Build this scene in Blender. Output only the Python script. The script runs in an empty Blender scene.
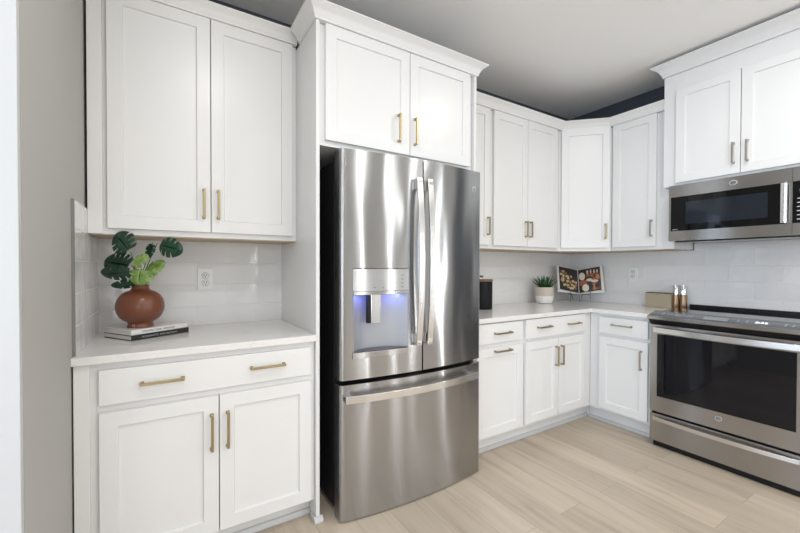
import bpy, bmesh, math, random
from math import sin, cos, pi, radians as R
from mathutils import Vector, Matrix
random.seed(7)
S = bpy.context.scene
COL = S.collection
W = 3.82          # inside face of the right wall
H = 2.75         # ceiling height

# ------------------------------------------------------------------ camera
cam = bpy.data.cameras.new('camera')
cam.sensor_width = 36.0
cam.lens = 36.0 * 378.9 / 800.0
cam.shift_y = 4.94 / 800.0
cam.clip_start = 0.02
co = bpy.data.objects.new('camera', cam)
COL.objects.link(co)
_yaw, _pit, _rol = R(32.0155), R(-0.717), R(0.15)
F = Vector((sin(_yaw) * cos(_pit), cos(_yaw) * cos(_pit), sin(_pit)))
Rt = Vector((cos(_yaw), -sin(_yaw), 0))
Up = Rt.cross(F)
m = Matrix((Rt, Up, -F)).transposed() @ Matrix.Rotation(_rol, 3, 'Z')
co.matrix_world = Matrix.Translation((0.2771, -2.3903, 1.239)) @ m.to_4x4()
S.camera = co

# ------------------------------------------------------------------ light
S.view_settings.view_transform = 'Standard'
S.view_settings.look = 'None'
S.view_settings.gamma = 1.0
S.view_settings.use_curve_mapping = False
S.view_settings.exposure = 0.0
wd = bpy.data.worlds.new('daylight'); S.world = wd; wd.use_nodes = True
bg = wd.node_tree.nodes['Background']
bg.inputs[0].default_value = (0.78, 0.88, 1.0, 1); bg.inputs[1].default_value = 1.0

def area(name, loc, rot, sx, sy, power, color):
    l = bpy.data.lights.new(name, 'AREA'); l.shape = 'RECTANGLE'; l.size = sx; l.size_y = sy
    l.energy = power; l.color = color
    o = bpy.data.objects.new(name, l); COL.objects.link(o); o.location = loc; o.rotation_euler = rot
    return o
# daylight from an unseen window and patio door, then the added slit lights
area('window_daylight', (-1.2, -5.93, 1.25), (R(108), 0, 0), 2.2, 2.0, 52, (0.95, 0.98, 1.0))
area('window_daylight', (-2.94, -2.3, 1.4), (R(108), 0, R(-90)), 2.2, 1.6, 100, (0.66, 0.80, 1.0))
for _x in (2.14, 3.43): area('streak_light', (_x, -5.95, 1.15), (R(90), 0, 0), 0.09, 2.05, 12, (0.97, 0.99, 1.0))  # slit lights added to draw vertical streaks on the stainless steel
for _y in (-4.66, -3.16): area('streak_light', (3.77, _y, 1.15), (R(90), 0, R(90)), 0.09, 2.05, 12, (0.97, 0.99, 1.0))  # two more added slits, seen only as streaks in the steel
CAN_POWER = 8.5
CANS = [(0.6, -1.75), (2.5, -1.85), (0.2, -3.3), (1.62, -3.3), (2.78, -3.0), (2.6, -4.1), (1.2, -4.9), (-1.6, -3.3)]  # unseen ceiling lights, several placed so they streak the refrigerator doors

# ------------------------------------------------------------------ materials
MAT = {}
def mat(name, color, rough=0.5, metal=0.0, **kw):
    if name in MAT: return MAT[name]
    m = bpy.data.materials.new(name); m.use_nodes = True
    b = m.node_tree.nodes['Principled BSDF']
    b.inputs['Base Color'].default_value = (*color, 1)
    b.inputs['Roughness'].default_value = rough
    b.inputs['Metallic'].default_value = metal
    for k, v in kw.items():
        b.inputs[k.replace('_', ' ')].default_value = v
    MAT[name] = m
    return m
def nodes(m): return m.node_tree.nodes, m.node_tree.links, m.node_tree.nodes['Principled BSDF']
def noise_bump(m, scale, strength, dist=0.002, stretch=None, detail=3):
    n, l, b = nodes(m)
    tc = n.new('ShaderNodeTexCoord'); mp = n.new('ShaderNodeMapping')
    if stretch: mp.inputs['Scale'].default_value = stretch
    no = n.new('ShaderNodeTexNoise'); no.inputs['Scale'].default_value = scale; no.inputs['Detail'].default_value = detail
    bu = n.new('ShaderNodeBump'); bu.inputs['Strength'].default_value = strength; bu.inputs['Distance'].default_value = dist
    l.new(tc.outputs['Object'], mp.inputs[0]); l.new(mp.outputs[0], no.inputs['Vector'])
    l.new(no.outputs['Fac'], bu.inputs['Height']); l.new(bu.outputs[0], b.inputs['Normal'])
    return no
def ramp(n, stops):
    r = n.new('ShaderNodeValToRGB'); e = r.color_ramp.elements
    while len(e) < len(stops): e.new(0.5)
    for k, (p, c) in enumerate(stops):
        e[k].position = p; e[k].color = (*c, 1)
    return r

white = mat('white_cabinet_paint', (0.80, 0.80, 0.795), 0.32)
noise_bump(white, 60, 0.03, 0.0006)
underm = mat('cabinet_underside', (0.52, 0.42, 0.30), 0.6)  # tan board under the wall cabinets
trimw = mat('white_trim_paint', (0.56, 0.565, 0.57), 0.4)
noise_bump(trimw, 40, 0.03, 0.0005)
wallp = mat('grey_wall_paint', (0.46, 0.45, 0.425), 0.75)
noise_bump(wallp, 220, 0.12, 0.0006)
darkw = mat('dark_grey_wall', (0.060, 0.066, 0.080), 0.7)  # dark blue-grey tone of the back and right walls
noise_bump(darkw, 220, 0.12, 0.0006)
ceilp = mat('ceiling_paint', (0.90, 0.895, 0.885), 0.9)
noise_bump(ceilp, 150, 0.1, 0.0006)
roomw = mat('light_grey_wall_paint', (0.50, 0.495, 0.48), 0.8)
noise_bump(roomw, 200, 0.1, 0.0006)

quartz = mat('white_quartz', (0.80, 0.79, 0.775), 0.13)
def _q():
    n, l, b = nodes(quartz)
    tc = n.new('ShaderNodeTexCoord')
    a = n.new('ShaderNodeTexNoise'); a.inputs['Scale'].default_value = 2.3; a.inputs['Detail'].default_value = 8; a.inputs['Distortion'].default_value = 1.2
    r = ramp(n, [(0.0, (0.82, 0.81, 0.795)), (0.485, (0.80, 0.79, 0.775)), (0.5, (0.74, 0.73, 0.71)), (0.515, (0.81, 0.80, 0.785))])
    l.new(tc.outputs['Object'], a.inputs['Vector']); l.new(a.outputs['Fac'], r.inputs[0]); l.new(r.outputs[0], b.inputs['Base Color'])
_q()

def tile_mat(name, axis):
    m = mat(name, (0.74, 0.73, 0.72), 0.10)
    n, l, b = nodes(m)
    tc = n.new('ShaderNodeTexCoord'); sp = n.new('ShaderNodeSeparateXYZ'); cb = n.new('ShaderNodeCombineXYZ')
    l.new(tc.outputs['Object'], sp.inputs[0])
    l.new(sp.outputs[axis], cb.inputs[0])
    sub = n.new('ShaderNodeMath'); sub.operation = 'SUBTRACT'; sub.inputs[1].default_value = 1.137 - 0.12 * 4
    l.new(sp.outputs['Z'], sub.inputs[0]); l.new(sub.outputs[0], cb.inputs[1])
    br = n.new('ShaderNodeTexBrick'); br.inputs['Scale'].default_value = 1.0
    br.inputs['Brick Width'].default_value = 0.29; br.inputs['Row Height'].default_value = 0.12
    br.inputs['Mortar Size'].default_value = 0.0014; br.inputs['Mortar Smooth'].default_value = 0.3
    br.offset = 0.5
    br.inputs['Color1'].default_value = (0.79, 0.785, 0.78, 1); br.inputs['Color2'].default_value = (0.74, 0.735, 0.73, 1)
    br.inputs['Mortar'].default_value = (0.88, 0.875, 0.87, 1)
    l.new(cb.outputs[0], br.inputs['Vector']); l.new(br.outputs['Color'], b.inputs['Base Color'])
    no = n.new('ShaderNodeTexNoise'); no.inputs['Scale'].default_value = 9; no.inputs['Detail'].default_value = 1.5
    l.new(tc.outputs['Object'], no.inputs['Vector'])
    b1 = n.new('ShaderNodeBump'); b1.inputs['Strength'].default_value = 0.6; b1.inputs['Distance'].default_value = 0.006
    l.new(no.outputs['Fac'], b1.inputs['Height'])
    b2 = n.new('ShaderNodeBump'); b2.invert = True; b2.inputs['Strength'].default_value = 0.8; b2.inputs['Distance'].default_value = 0.0015
    l.new(br.outputs['Fac'], b2.inputs['Height']); l.new(b1.outputs[0], b2.inputs['Normal']); l.new(b2.outputs[0], b.inputs['Normal'])
    rr = n.new('ShaderNodeMapRange'); rr.inputs[3].default_value = 0.10; rr.inputs[4].default_value = 0.6
    l.new(br.outputs['Fac'], rr.inputs[0]); l.new(rr.outputs[0], b.inputs['Roughness'])
    return m
tile_x = tile_mat('glazed_tile_back', 'X')
tile_y = tile_mat('glazed_tile_side', 'Y')

floorm = mat('oak_plank_floor', (0.5, 0.4, 0.3), 0.36)
def _f():
    n, l, b = nodes(floorm)
    tc = n.new('ShaderNodeTexCoord'); sp = n.new('ShaderNodeSeparateXYZ'); cb = n.new('ShaderNodeCombineXYZ')
    l.new(tc.outputs['Object'], sp.inputs[0]); l.new(sp.outputs['Y'], cb.inputs[0]); l.new(sp.outputs['X'], cb.inputs[1])
    br = n.new('ShaderNodeTexBrick'); br.offset = 0.37; br.offset_frequency = 2
    br.inputs['Scale'].default_value = 1.0; br.inputs['Brick Width'].default_value = 1.22; br.inputs['Row Height'].default_value = 0.178
    br.inputs['Mortar Size'].default_value = 0.0011; br.inputs['Mortar Smooth'].default_value = 0.2; br.inputs['Bias'].default_value = 0.0
    br.inputs['Color1'].default_value = (0, 0, 0, 1); br.inputs['Color2'].default_value = (1, 1, 1, 1); br.inputs['Mortar'].default_value = (0.5, 0.5, 0.5, 1)
    l.new(cb.outputs[0], br.inputs['Vector'])
    # grain, shifted from plank to plank
    sc = n.new('ShaderNodeVectorMath'); sc.operation = 'MULTIPLY'; sc.inputs[1].default_value = (1.3, 17, 1)
    l.new(cb.outputs[0], sc.inputs[0])
    ad = n.new('ShaderNodeVectorMath'); ad.operation = 'ADD'
    mu = n.new('ShaderNodeVectorMath'); mu.operation = 'SCALE'; mu.inputs['Scale'].default_value = 37.0
    l.new(br.outputs['Color'], mu.inputs[0]); l.new(sc.outputs[0], ad.inputs[0]); l.new(mu.outputs[0], ad.inputs[1])
    g = n.new('ShaderNodeTexNoise'); g.inputs['Scale'].default_value = 1.0; g.inputs['Detail'].default_value = 7; g.inputs['Roughness'].default_value = 0.62; g.inputs['Distortion'].default_value = 0.5
    l.new(ad.outputs[0], g.inputs['Vector'])
    gr = ramp(n, [(0.25, (0.40, 0.33, 0.25)), (0.47, (0.53, 0.45, 0.355)), (0.75, (0.60, 0.52, 0.42))])
    l.new(g.outputs['Fac'], gr.inputs[0])
    tone = ramp(n, [(0.0, (0.86, 0.85, 0.84)), (1.0, (1.06, 1.05, 1.04))])
    l.new(br.outputs['Color'], tone.inputs[0])
    mx = n.new('ShaderNodeMix'); mx.data_type = 'RGBA'; mx.blend_type = 'MULTIPLY'; mx.inputs[0].default_value = 1.0
    l.new(gr.outputs[0], mx.inputs[6]); l.new(tone.outputs[0], mx.inputs[7])
    dk = n.new('ShaderNodeMix'); dk.data_type = 'RGBA'
    l.new(br.outputs['Fac'], dk.inputs[0]); l.new(mx.outputs[2], dk.inputs[6]); dk.inputs[7].default_value = (0.34, 0.275, 0.20, 1)
    l.new(dk.outputs[2], b.inputs['Base Color'])
    bu = n.new('ShaderNodeBump'); bu.invert = True; bu.inputs['Strength'].default_value = 0.5; bu.inputs['Distance'].default_value = 0.001
    l.new(br.outputs['Fac'], bu.inputs['Height']); l.new(bu.outputs[0], b.inputs['Normal'])
_f()

def steel(name, color, rough, aniso, rot, wave=0.0):
    m = mat(name, color, rough, 1.0, Anisotropic=aniso, Anisotropic_Rotation=rot)
    n, l, b = nodes(m)
    tg = n.new('ShaderNodeTangent'); tg.direction_type = 'RADIAL'; tg.axis = 'Z'
    l.new(tg.outputs[0], b.inputs['Tangent'])
    if wave:
        tc = n.new('ShaderNodeTexCoord'); mp = n.new('ShaderNodeMapping'); mp.inputs['Scale'].default_value = (3.2, 3.2, 0.9)
        no = n.new('ShaderNodeTexNoise'); no.inputs['Scale'].default_value = 1.6; no.inputs['Detail'].default_value = 1
        bu = n.new('ShaderNodeBump'); bu.inputs['Strength'].default_value = wave; bu.inputs['Distance'].default_value = 0.02
        l.new(tc.outputs['Object'], mp.inputs[0]); l.new(mp.outputs[0], no.inputs['Vector']); l.new(no.outputs['Fac'], bu.inputs['Height']); l.new(bu.outputs[0], b.inputs['Normal'])
    return m
ss = steel('brushed_stainless', (0.42, 0.42, 0.42), 0.205, 1.0, 0.25, 0.3)
ss2 = steel('stainless_plain', (0.43, 0.425, 0.42), 0.22, 0.9, 0.25)
sbar = mat('satin_steel_handle', (0.72, 0.71, 0.70), 0.22, 1.0)
chrome = mat('chrome', (0.8, 0.8, 0.8), 0.08, 1.0)
brass = mat('satin_brass', (0.43, 0.35, 0.20), 0.32, 1.0)
brass_dim = mat('brass_dim_light', (0.40, 0.33, 0.20), 0.3, 1.0)  # same brass, its darker surroundings put into the colour
brass_cool = mat('brass_cool_light', (0.44, 0.41, 0.36), 0.3, 1.0)  # same brass, greyed for cooler light; also colours the box clasp
blackp = mat('black_plastic', (0.008, 0.008, 0.009), 0.4, 0, IOR=1.35)
blackm = mat('black_case', (0.010, 0.010, 0.011), 0.45, 0, IOR=1.35)
bglass = mat('black_glass', (0.004, 0.004, 0.005), 0.04, 0, IOR=1.36)
oglass = mat('oven_window_glass', (0.008, 0.008, 0.010), 0.03, 0, IOR=1.38)
mwin = mat('microwave_mesh_window', (0.014, 0.019, 0.028), 0.06, 0, IOR=1.42)
panelg = mat('grey_glass_panel', (0.10, 0.11, 0.125), 0.12)
dispg = mat('display_grey', (0.30, 0.32, 0.34), 0.2)
silverp = mat('silver_plastic', (0.40, 0.41, 0.42), 0.5, 0.4)
lettr = mat('white_print', (0.8, 0.8, 0.8), 0.5)
ring_grey = mat('socket_ring_grey', (0.25, 0.25, 0.25), 0.6)  # shade tone for the rings around the sockets
led = mat('lit_digits', (1, 1, 1), 0.5, 0, Emission_Color=(0.8, 0.95, 1, 1), Emission_Strength=2.0)
blue = mat('blue_dispenser_lamp', (0.2, 0.25, 1), 0.5, 0, Emission_Color=(0.15, 0.18, 1, 1), Emission_Strength=1.5)
lampw = mat('lamp_lens', (1, 1, 1), 0.5, 0, Emission_Color=(1, 0.95, 0.87, 1), Emission_Strength=14.0)
plate = mat('white_outlet_plastic', (0.82, 0.82, 0.81), 0.3)
slot = mat('outlet_slot', (0.05, 0.05, 0.05), 0.6)
terra = mat('brown_glazed_ceramic', (0.165, 0.054, 0.026), 0.28)
noise_bump(terra, 260, 0.2, 0.0006)
leafd = mat('dark_green_leaf', (0.010, 0.055, 0.022), 0.33)
leafl = mat('light_green_leaf', (0.20, 0.34, 0.07), 0.40)
def veins(m, c1, c2):
    n, l, b = nodes(m); tc = n.new('ShaderNodeTexCoord'); no = n.new('ShaderNodeTexNoise'); no.inputs['Scale'].default_value = 38; no.inputs['Detail'].default_value = 3
    r = ramp(n, [(0.35, c1), (0.68, c2)]); l.new(tc.outputs['Object'], no.inputs['Vector']); l.new(no.outputs['Fac'], r.inputs[0]); l.new(r.outputs[0], b.inputs['Base Color'])
veins(leafd, (0.004, 0.026, 0.012), (0.013, 0.066, 0.028))
veins(leafl, (0.13, 0.25, 0.05), (0.33, 0.46, 0.14))
stemm = mat('green_stem', (0.03, 0.075, 0.03), 0.5)
succ = mat('succulent_green', (0.028, 0.085, 0.030), 0.4)
veins(succ, (0.018, 0.06, 0.02), (0.06, 0.15, 0.05))
paper = mat('book_pages', (0.70, 0.68, 0.64), 0.8)
bookw = mat('white_book_cover', (0.74, 0.73, 0.71), 0.35)
bookk = mat('black_book_cover', (0.014, 0.014, 0.014), 0.35)
potu = mat('cream_speckled_glaze', (0.58, 0.51, 0.44), 0.5)
potl = mat('white_pot_glaze', (0.80, 0.78, 0.74), 0.4)
soil = mat('potting_soil', (0.05, 0.035, 0.025), 0.9)
wood = mat('walnut_wood', (0.20, 0.12, 0.065), 0.45)
noise_bump(wood, 40, 0.2, 0.001, (1, 1, 8))
tanbox = mat('champagne_box', (0.46, 0.40, 0.29), 0.35, 0.35)
tandark = mat('box_side', (0.13, 0.085, 0.05), 0.5)
bronzem = mat('copper_mill_body', (0.30, 0.20, 0.12), 0.28, 0.85)
wire = mat('grey_wire', (0.20, 0.19, 0.19), 0.4, 0.7)

def print_mat(name, stops, scale, seedv):
    m = mat(name, (0.2, 0.2, 0.2), 0.3)
    n, l, b = nodes(m)
    tc = n.new('ShaderNodeTexCoord'); mp = n.new('ShaderNodeMapping'); mp.inputs['Location'].default_value = (seedv, seedv * 2, seedv)
    v = n.new('ShaderNodeTexVoronoi'); v.inputs['Scale'].default_value = scale
    l.new(tc.outputs['Object'], mp.inputs[0]); l.new(mp.outputs[0], v.inputs['Vector'])
    r = ramp(n, stops); l.new(v.outputs['Distance'], r.inputs[0]); l.new(r.outputs[0], b.inputs['Base Color'])
    return m
food_l = print_mat('page_photo_pastry', [(0.0, (0.62, 0.50, 0.33)), (0.38, (0.55, 0.42, 0.24)), (0.55, (0.12, 0.07, 0.04)), (0.8, (0.03, 0.025, 0.025))], 36, 1.3)
food_r = print_mat('page_photo_spices', [(0.0, (0.42, 0.13, 0.06)), (0.35, (0.30, 0.10, 0.05)), (0.55, (0.06, 0.03, 0.025)), (0.85, (0.02, 0.015, 0.015))], 26, 4.1)
dark_page = mat('dark_printed_page', (0.028, 0.026, 0.027), 0.3)
cream_print = mat('cream_printed_shape', (0.66, 0.58, 0.47), 0.35)
red_print = mat('red_printed_shape', (0.35, 0.10, 0.05), 0.35)
orange_print = mat('orange_printed_shape', (0.45, 0.20, 0.07), 0.35)

# ------------------------------------------------------------------ mesh helpers
class MB:
    def __init__(s): s.v = []; s.f = []; s.mi = []; s.cur = 0; s.starts = []; s.vstarts = []
    def add(s, vs, fs):
        o = len(s.v); s.starts.append(len(s.f)); s.vstarts.append(o); s.v += [tuple(p) for p in vs]
        for f in fs: s.f.append([i + o for i in f]); s.mi.append(s.cur)
    def box(s, x0, x1, y0, y1, z0, z1):
        s.add([(x, y, z) for x in (x0, x1) for y in (y0, y1) for z in (z0, z1)],
              [(0, 1, 3, 2), (4, 6, 7, 5), (0, 4, 5, 1), (2, 3, 7, 6), (0, 2, 6, 4), (1, 5, 7, 3)]); return s
    def prism(s, poly, a, b, axis='z'):
        n = len(poly)
        def P(p, t):
            if axis == 'z': return (p[0], p[1], t)
            if axis == 'x': return (t, p[0], p[1])
            return (p[0], t, p[1])
        s.add([P(p, a) for p in poly] + [P(p, b) for p in poly],
              [list(range(n)), list(range(2 * n - 1, n - 1, -1))] + [(i, (i + 1) % n, n + (i + 1) % n, n + i) for i in range(n)]); return s
    def lathe(s, prof, c=(0, 0, 0), seg=32, axis='z'):
        n = len(prof); vs = []
        for (r, z) in prof:
            for k in range(seg):
                a = 2 * pi * k / seg
                p = (r * cos(a), r * sin(a), z) if axis == 'z' else ((r * cos(a), -z, r * sin(a)) if axis == 'y' else (z, r * cos(a), r * sin(a)))
                vs.append((p[0] + c[0], p[1] + c[1], p[2] + c[2]))
        fs = [(i * seg + k, i * seg + (k + 1) % seg, (i + 1) * seg + (k + 1) % seg, (i + 1) * seg + k) for i in range(n - 1) for k in range(seg)]
        fs.append(list(range(seg))[::-1]); fs.append([(n - 1) * seg + k for k in range(seg)])
        s.add(vs, fs); return s
    def tube(s, pts, r, seg=8, taper=None):
        pts = [Vector(p) for p in pts]; n = len(pts); vs = []
        for i, p in enumerate(pts):
            t = (pts[min(i + 1, n - 1)] - pts[max(i - 1, 0)]).normalized()
            a = Vector((0, 0, 1)) if abs(t.z) < 0.9 else Vector((1, 0, 0))
            u = t.cross(a).normalized(); w = t.cross(u)
            rr = r if taper is None else r + (taper - r) * i / (n - 1)
            for k in range(seg):
                an = 2 * pi * k / seg; vs.append(p + (u * cos(an) + w * sin(an)) * rr)
        fs = [(i * seg + k, i * seg + (k + 1) % seg, (i + 1) * seg + (k + 1) % seg, (i + 1) * seg + k) for i in range(n - 1) for k in range(seg)]
        fs.append(list(range(seg))[::-1]); fs.append([(n - 1) * seg + k for k in range(seg)])
        s.add(vs, fs); return s
    def build(s, name, mats, parent=None, bevel=0.0, smooth=True, segs=2, angle=35):
        me = bpy.data.meshes.new(name); me.from_pydata(s.v, [], s.f)
        if not isinstance(mats, (list, tuple)): mats = [mats]
        for mm in mats: me.materials.append(mm)
        for p, i in zip(me.polygons, s.mi): p.material_index = i
        bm = bmesh.new(); bm.from_mesh(me); bmesh.ops.recalc_face_normals(bm, faces=bm.faces); bm.to_mesh(me); bm.free()
        if smooth:
            for p in me.polygons: p.use_smooth = True
            me.set_sharp_from_angle(angle=R(angle))
        o = bpy.data.objects.new(name, me); COL.objects.link(o)
        if parent is not None: o.parent = parent
        if bevel:
            b = o.modifiers.new('bevel', 'BEVEL'); b.width = bevel; b.segments = segs; b.limit_method = 'ANGLE'; b.angle_limit = R(40)
            if smooth: b.harden_normals = True
        return o

def build_each(mb, name, mats, parent=None, **kw):
    """every piece added to the builder becomes an object of its own"""
    starts = mb.starts + [len(mb.f)]; vst = mb.vstarts + [len(mb.v)]
    for a, b, va, vb in zip(starts[:-1], starts[1:], vst[:-1], vst[1:]):
        q = MB(); q.add(mb.v[va:vb], [[i - va for i in f] for f in mb.f[a:b]]); q.build(name, mats, parent, **kw)

def tag(o, label=None, cat=None, group=None, kind=None):
    if label: o['label'] = label
    if cat: o['category'] = cat
    if group: o['group'] = group
    if kind: o['kind'] = kind
    return o
def thing(name, label, cat, loc=(0, 0, 0), rz=0.0, group=None):
    o = bpy.data.objects.new(name, None); o.empty_display_size = 0.1; COL.objects.link(o)
    o.location = loc; o.rotation_euler = (0, 0, rz)
    return tag(o, label, cat, group)
def struct(name, mb, m, **kw):
    return tag(mb.build(name, m, **kw), kind='structure')
def text(name, body, size, m, parent, loc, rot, ext=0.0002):
    c = bpy.data.curves.new(name, 'FONT'); c.body = body; c.size = size; c.extrude = ext; c.align_x = 'CENTER'; c.align_y = 'CENTER'
    t = bpy.data.objects.new('tmp_text', c); COL.objects.link(t)
    bpy.context.view_layer.update()
    me = bpy.data.meshes.new_from_object(t.evaluated_get(bpy.context.evaluated_depsgraph_get()))
    bpy.data.objects.remove(t)
    me.materials.clear(); me.materials.append(m)
    o = bpy.data.objects.new(name, me); COL.objects.link(o); o.parent = parent; o.location = loc; o.rotation_euler = rot
    return o

def offset_path(path, d):
    """2-D mitred offset of an open polyline to its right-hand side."""
    P = [Vector(p) for p in path]; out = []
    for i, p in enumerate(P):
        ns = []
        if i > 0: t = (p - P[i - 1]).normalized(); ns.append(Vector((t.y, -t.x)))
        if i < len(P) - 1: t = (P[i + 1] - p).normalized(); ns.append(Vector((t.y, -t.x)))
        if len(ns) == 1: out.append(p + ns[0] * d)
        else:
            b = (ns[0] + ns[1]).normalized(); out.append(p + b * (d / b.dot(ns[0])))
    return out
CROWN = [(-0.0215, 0.0), (0.007, 0.0), (0.007, 0.010), (0.012, 0.016), (0.018, 0.030), (0.028, 0.042), (0.042, 0.050), (0.046, 0.054), (0.050, 0.056), (0.050, 0.062), (-0.0215, 0.062)]
def crown(name, label, path, z, group, scale=1.0):
    prof = [(a * scale, b * scale) for a, b in CROWN]; n = len(prof); mb = MB(); vs = []
    cols = [offset_path(path, a) for a, b in prof]
    for i in range(len(path)):
        for k in range(n): vs.append((cols[k][i].x, cols[k][i].y, z + prof[k][1]))
    fs = [(i * n + k, i * n + (k + 1) % n, (i + 1) * n + (k + 1) % n, (i + 1) * n + k) for i in range(len(path) - 1) for k in range(n)]
    fs += [list(range(n)), [(len(path) - 1) * n + k for k in range(n)]]
    mb.add(vs, fs)
    return tag(mb.build(name, white, angle=28), label, 'crown molding', group)

# ------------------------------------------------------------------ room
YB = -6.0; XL = -3.0
struct('floor', MB().box(XL, W, YB, 0, -0.05, 0), floorm, smooth=False)
struct('ceiling', MB().box(XL, W, YB, 0, H, H + 0.05), ceilp, smooth=False)
struct('wall_back', MB().box(XL, W + 0.12, 0, 0.12, 0, H), darkw, smooth=False)
mbw = MB().box(W, W + 0.12, -2.6, 0, 0, H)
struct('wall_right', mbw, darkw, smooth=False)
def wall_holes(name, axis, p0, p1, a0, a1, holes, m):
    mb = MB(); cur = a0
    def bx(p, q, za, zb):
        if axis == 'x': mb.box(p0, p1, p, q, za, zb)
        else: mb.box(p, q, p0, p1, za, zb)
    for h0, h1, z0, z1 in sorted(holes):
        bx(cur, h0, 0, H); bx(h0, h1, z1, H); bx(h0, h1, 0, z0); cur = h1
    bx(cur, a1, 0, H)
    return struct(name, mb, m, smooth=False)
wall_holes('wall_right', 'x', W, W + 0.12, YB, -2.6, [(-4.73, -4.59, 0.1, 2.2), (-3.23, -3.09, 0.1, 2.2)], roomw)
wall_holes('wall_front', 'y', YB - 0.12, YB, XL, W + 0.12, [(-2.35, -0.05, 0.02, 2.2), (2.07, 2.21, 0.1, 2.2), (3.36, 3.50, 0.1, 2.2)], roomw)
wall_holes('wall_left', 'x', XL - 0.12, XL, YB - 0.12, 0.12, [(-3.4, -1.2, 0.6, 2.2)], roomw)
struct('wall_left', MB().box(-0.15, -0.0035, -1.165, 0, 0, H), wallp, smooth=False)
struct('trim_1', MB().box(-0.165, -0.0040, -1.186, -1.166, 0, H), trimw, bevel=0.002)
def frame(name, axis, pos, a0, a1, z0, z1, bars):
    mb = MB(); t = 0.05
    def bx(p, q, za, zb, d=0.06):
        if axis == 'x': mb.box(pos, pos + d, p, q, za, zb)
        else: mb.box(p, q, pos, pos + d, za, zb)
    bx(a0, a0 + t, z0, z1); bx(a1 - t, a1, z0, z1); bx(a0 + t, a1 - t, z0, z0 + t); bx(a0 + t, a1 - t, z1 - t, z1)
    for b in bars: bx(b - 0.03, b + 0.03, z0 + t, z1 - t)
    return struct(name, mb, trimw, smooth=False)
frame('door_1', 'y', YB - 0.09, -2.34, -0.06, 0.03, 2.19, [-1.2])
frame('window_1', 'x', XL - 0.09, -3.39, -1.21, 0.61, 2.19, [-2.3])
def slit_frame(name, axis, pos, a0, a1):  # frame of an added slit, out of view
    mb = MB()
    for p, q, za, zb in ((a0, a0 + 0.01, 0.11, 2.19), (a1 - 0.01, a1, 0.11, 2.19), (a0 + 0.01, a1 - 0.01, 0.11, 0.13), (a0 + 0.01, a1 - 0.01, 2.17, 2.19)):
        if axis == 'x': mb.box(pos, pos + 0.05, p, q, za, zb)
        else: mb.box(p, q, pos, pos + 0.05, za, zb)
    return struct(name, mb, trimw, smooth=False)
slit_frame('streak_slit_2', 'y', YB - 0.09, 2.075, 2.205); slit_frame('streak_slit_3', 'y', YB - 0.09, 3.365, 3.495)
slit_frame('streak_slit_4', 'x', W + 0.03, -4.725, -4.595); slit_frame('streak_slit_5', 'x', W + 0.03, -3.225, -3.095)  # all four slits are invented for the refrigerator's bright streaks

# ------------------------------------------------------------------ unseen ceiling lights
for i, (x, y) in enumerate(CANS):
    t = thing('unseen_ceiling_light', 'unseen round white recessed ceiling light over the kitchen floor', 'light', (x, y, H), 0, 'recessed ceiling lights')
    MB().lathe([(0.062, -0.0005), (0.085, -0.0005), (0.085, -0.006), (0.062, -0.004)], seg=28).build('trim_ring', trimw, t)
    MB().lathe([(0.060, -0.0008), (0.060, -0.003)], seg=28).build('lens', lampw, t)
    l = bpy.data.lights.new('lamp', 'AREA'); l.shape = 'DISK'; l.size = 0.10; l.energy = CAN_POWER; l.color = (1.0, 0.975, 0.945)
    lo = bpy.data.objects.new('lamp', l); COL.objects.link(lo); lo.parent = t; lo.location = (0, 0, -0.012)

# ------------------------------------------------------------------ cabinets
def shaker(x0, x1, z0, z1, yf, th=0.02, st=0.057, rec=0.009):
    """Shaker door mesh: front at y=yf, frame with bevelled step to a recessed panel."""
    mb = MB(); a, b, c, d = x0 + st, x1 - st, z0 + st, z1 - st; e = 0.0025
    yb = yf + th
    V = [(x0, yf, z0), (x1, yf, z0), (x1, yf, z1), (x0, yf, z1),
         (a, yf, c), (b, yf, c), (b, yf, d), (a, yf, d),
         (a + e, yf + rec, c + e), (b - e, yf + rec, c + e), (b - e, yf + rec, d - e), (a + e, yf + rec, d - e),
         (x0, yb, z0), (x1, yb, z0), (x1, yb, z1), (x0, yb, z1)]
    Fc = [(0, 1, 5, 4), (1, 2, 6, 5), (2, 3, 7, 6), (3, 0, 4, 7), (4, 5, 9, 8), (5, 6, 10, 9), (6, 7, 11, 10), (7, 4, 8, 11), (8, 9, 10, 11),
          (0, 12, 13, 1), (1, 13, 14, 2), (2, 14, 15, 3), (3, 15, 12, 0), (15, 14, 13, 12)]
    mb.add(V, Fc); return mb
def handle(parent, x, z, vertical, yf, m, L=0.15):
    """Square bar pull on two posts; L along x or z."""
    mb = MB(); h = L / 2; s = 0.0052; out = 0.030
    if vertical:
        mb.box(x - s, x + s, yf - out, yf - out + 2 * s, z - h, z + h)
        for q in (-1, 1): mb.box(x - s, x + s, yf - out + 2 * s, yf - 0.0003, z + q * (h - s) - s, z + q * (h - s) + s)
        for q in (-1, 1): mb.box(x - s * 1.4, x + s * 1.4, yf - 0.003, yf - 0.0003, z + q * (h - s) - s * 1.4, z + q * (h - s) + s * 1.4)
    else:
        mb.box(x - h, x + h, yf - out, yf - out + 2 * s, z - s, z + s)
        for q in (-1, 1): mb.box(x + q * (h - s) - s, x + q * (h - s) + s, yf - out + 2 * s, yf - 0.0003, z - s, z + s)
        for q in (-1, 1): mb.box(x + q * (h - s) - s * 1.4, x + q * (h - s) + s * 1.4, yf - 0.003, yf - 0.0003, z - s * 1.4, z + s * 1.4)
    return mb.build('handle', m, parent, bevel=0.0012, segs=1)
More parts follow.
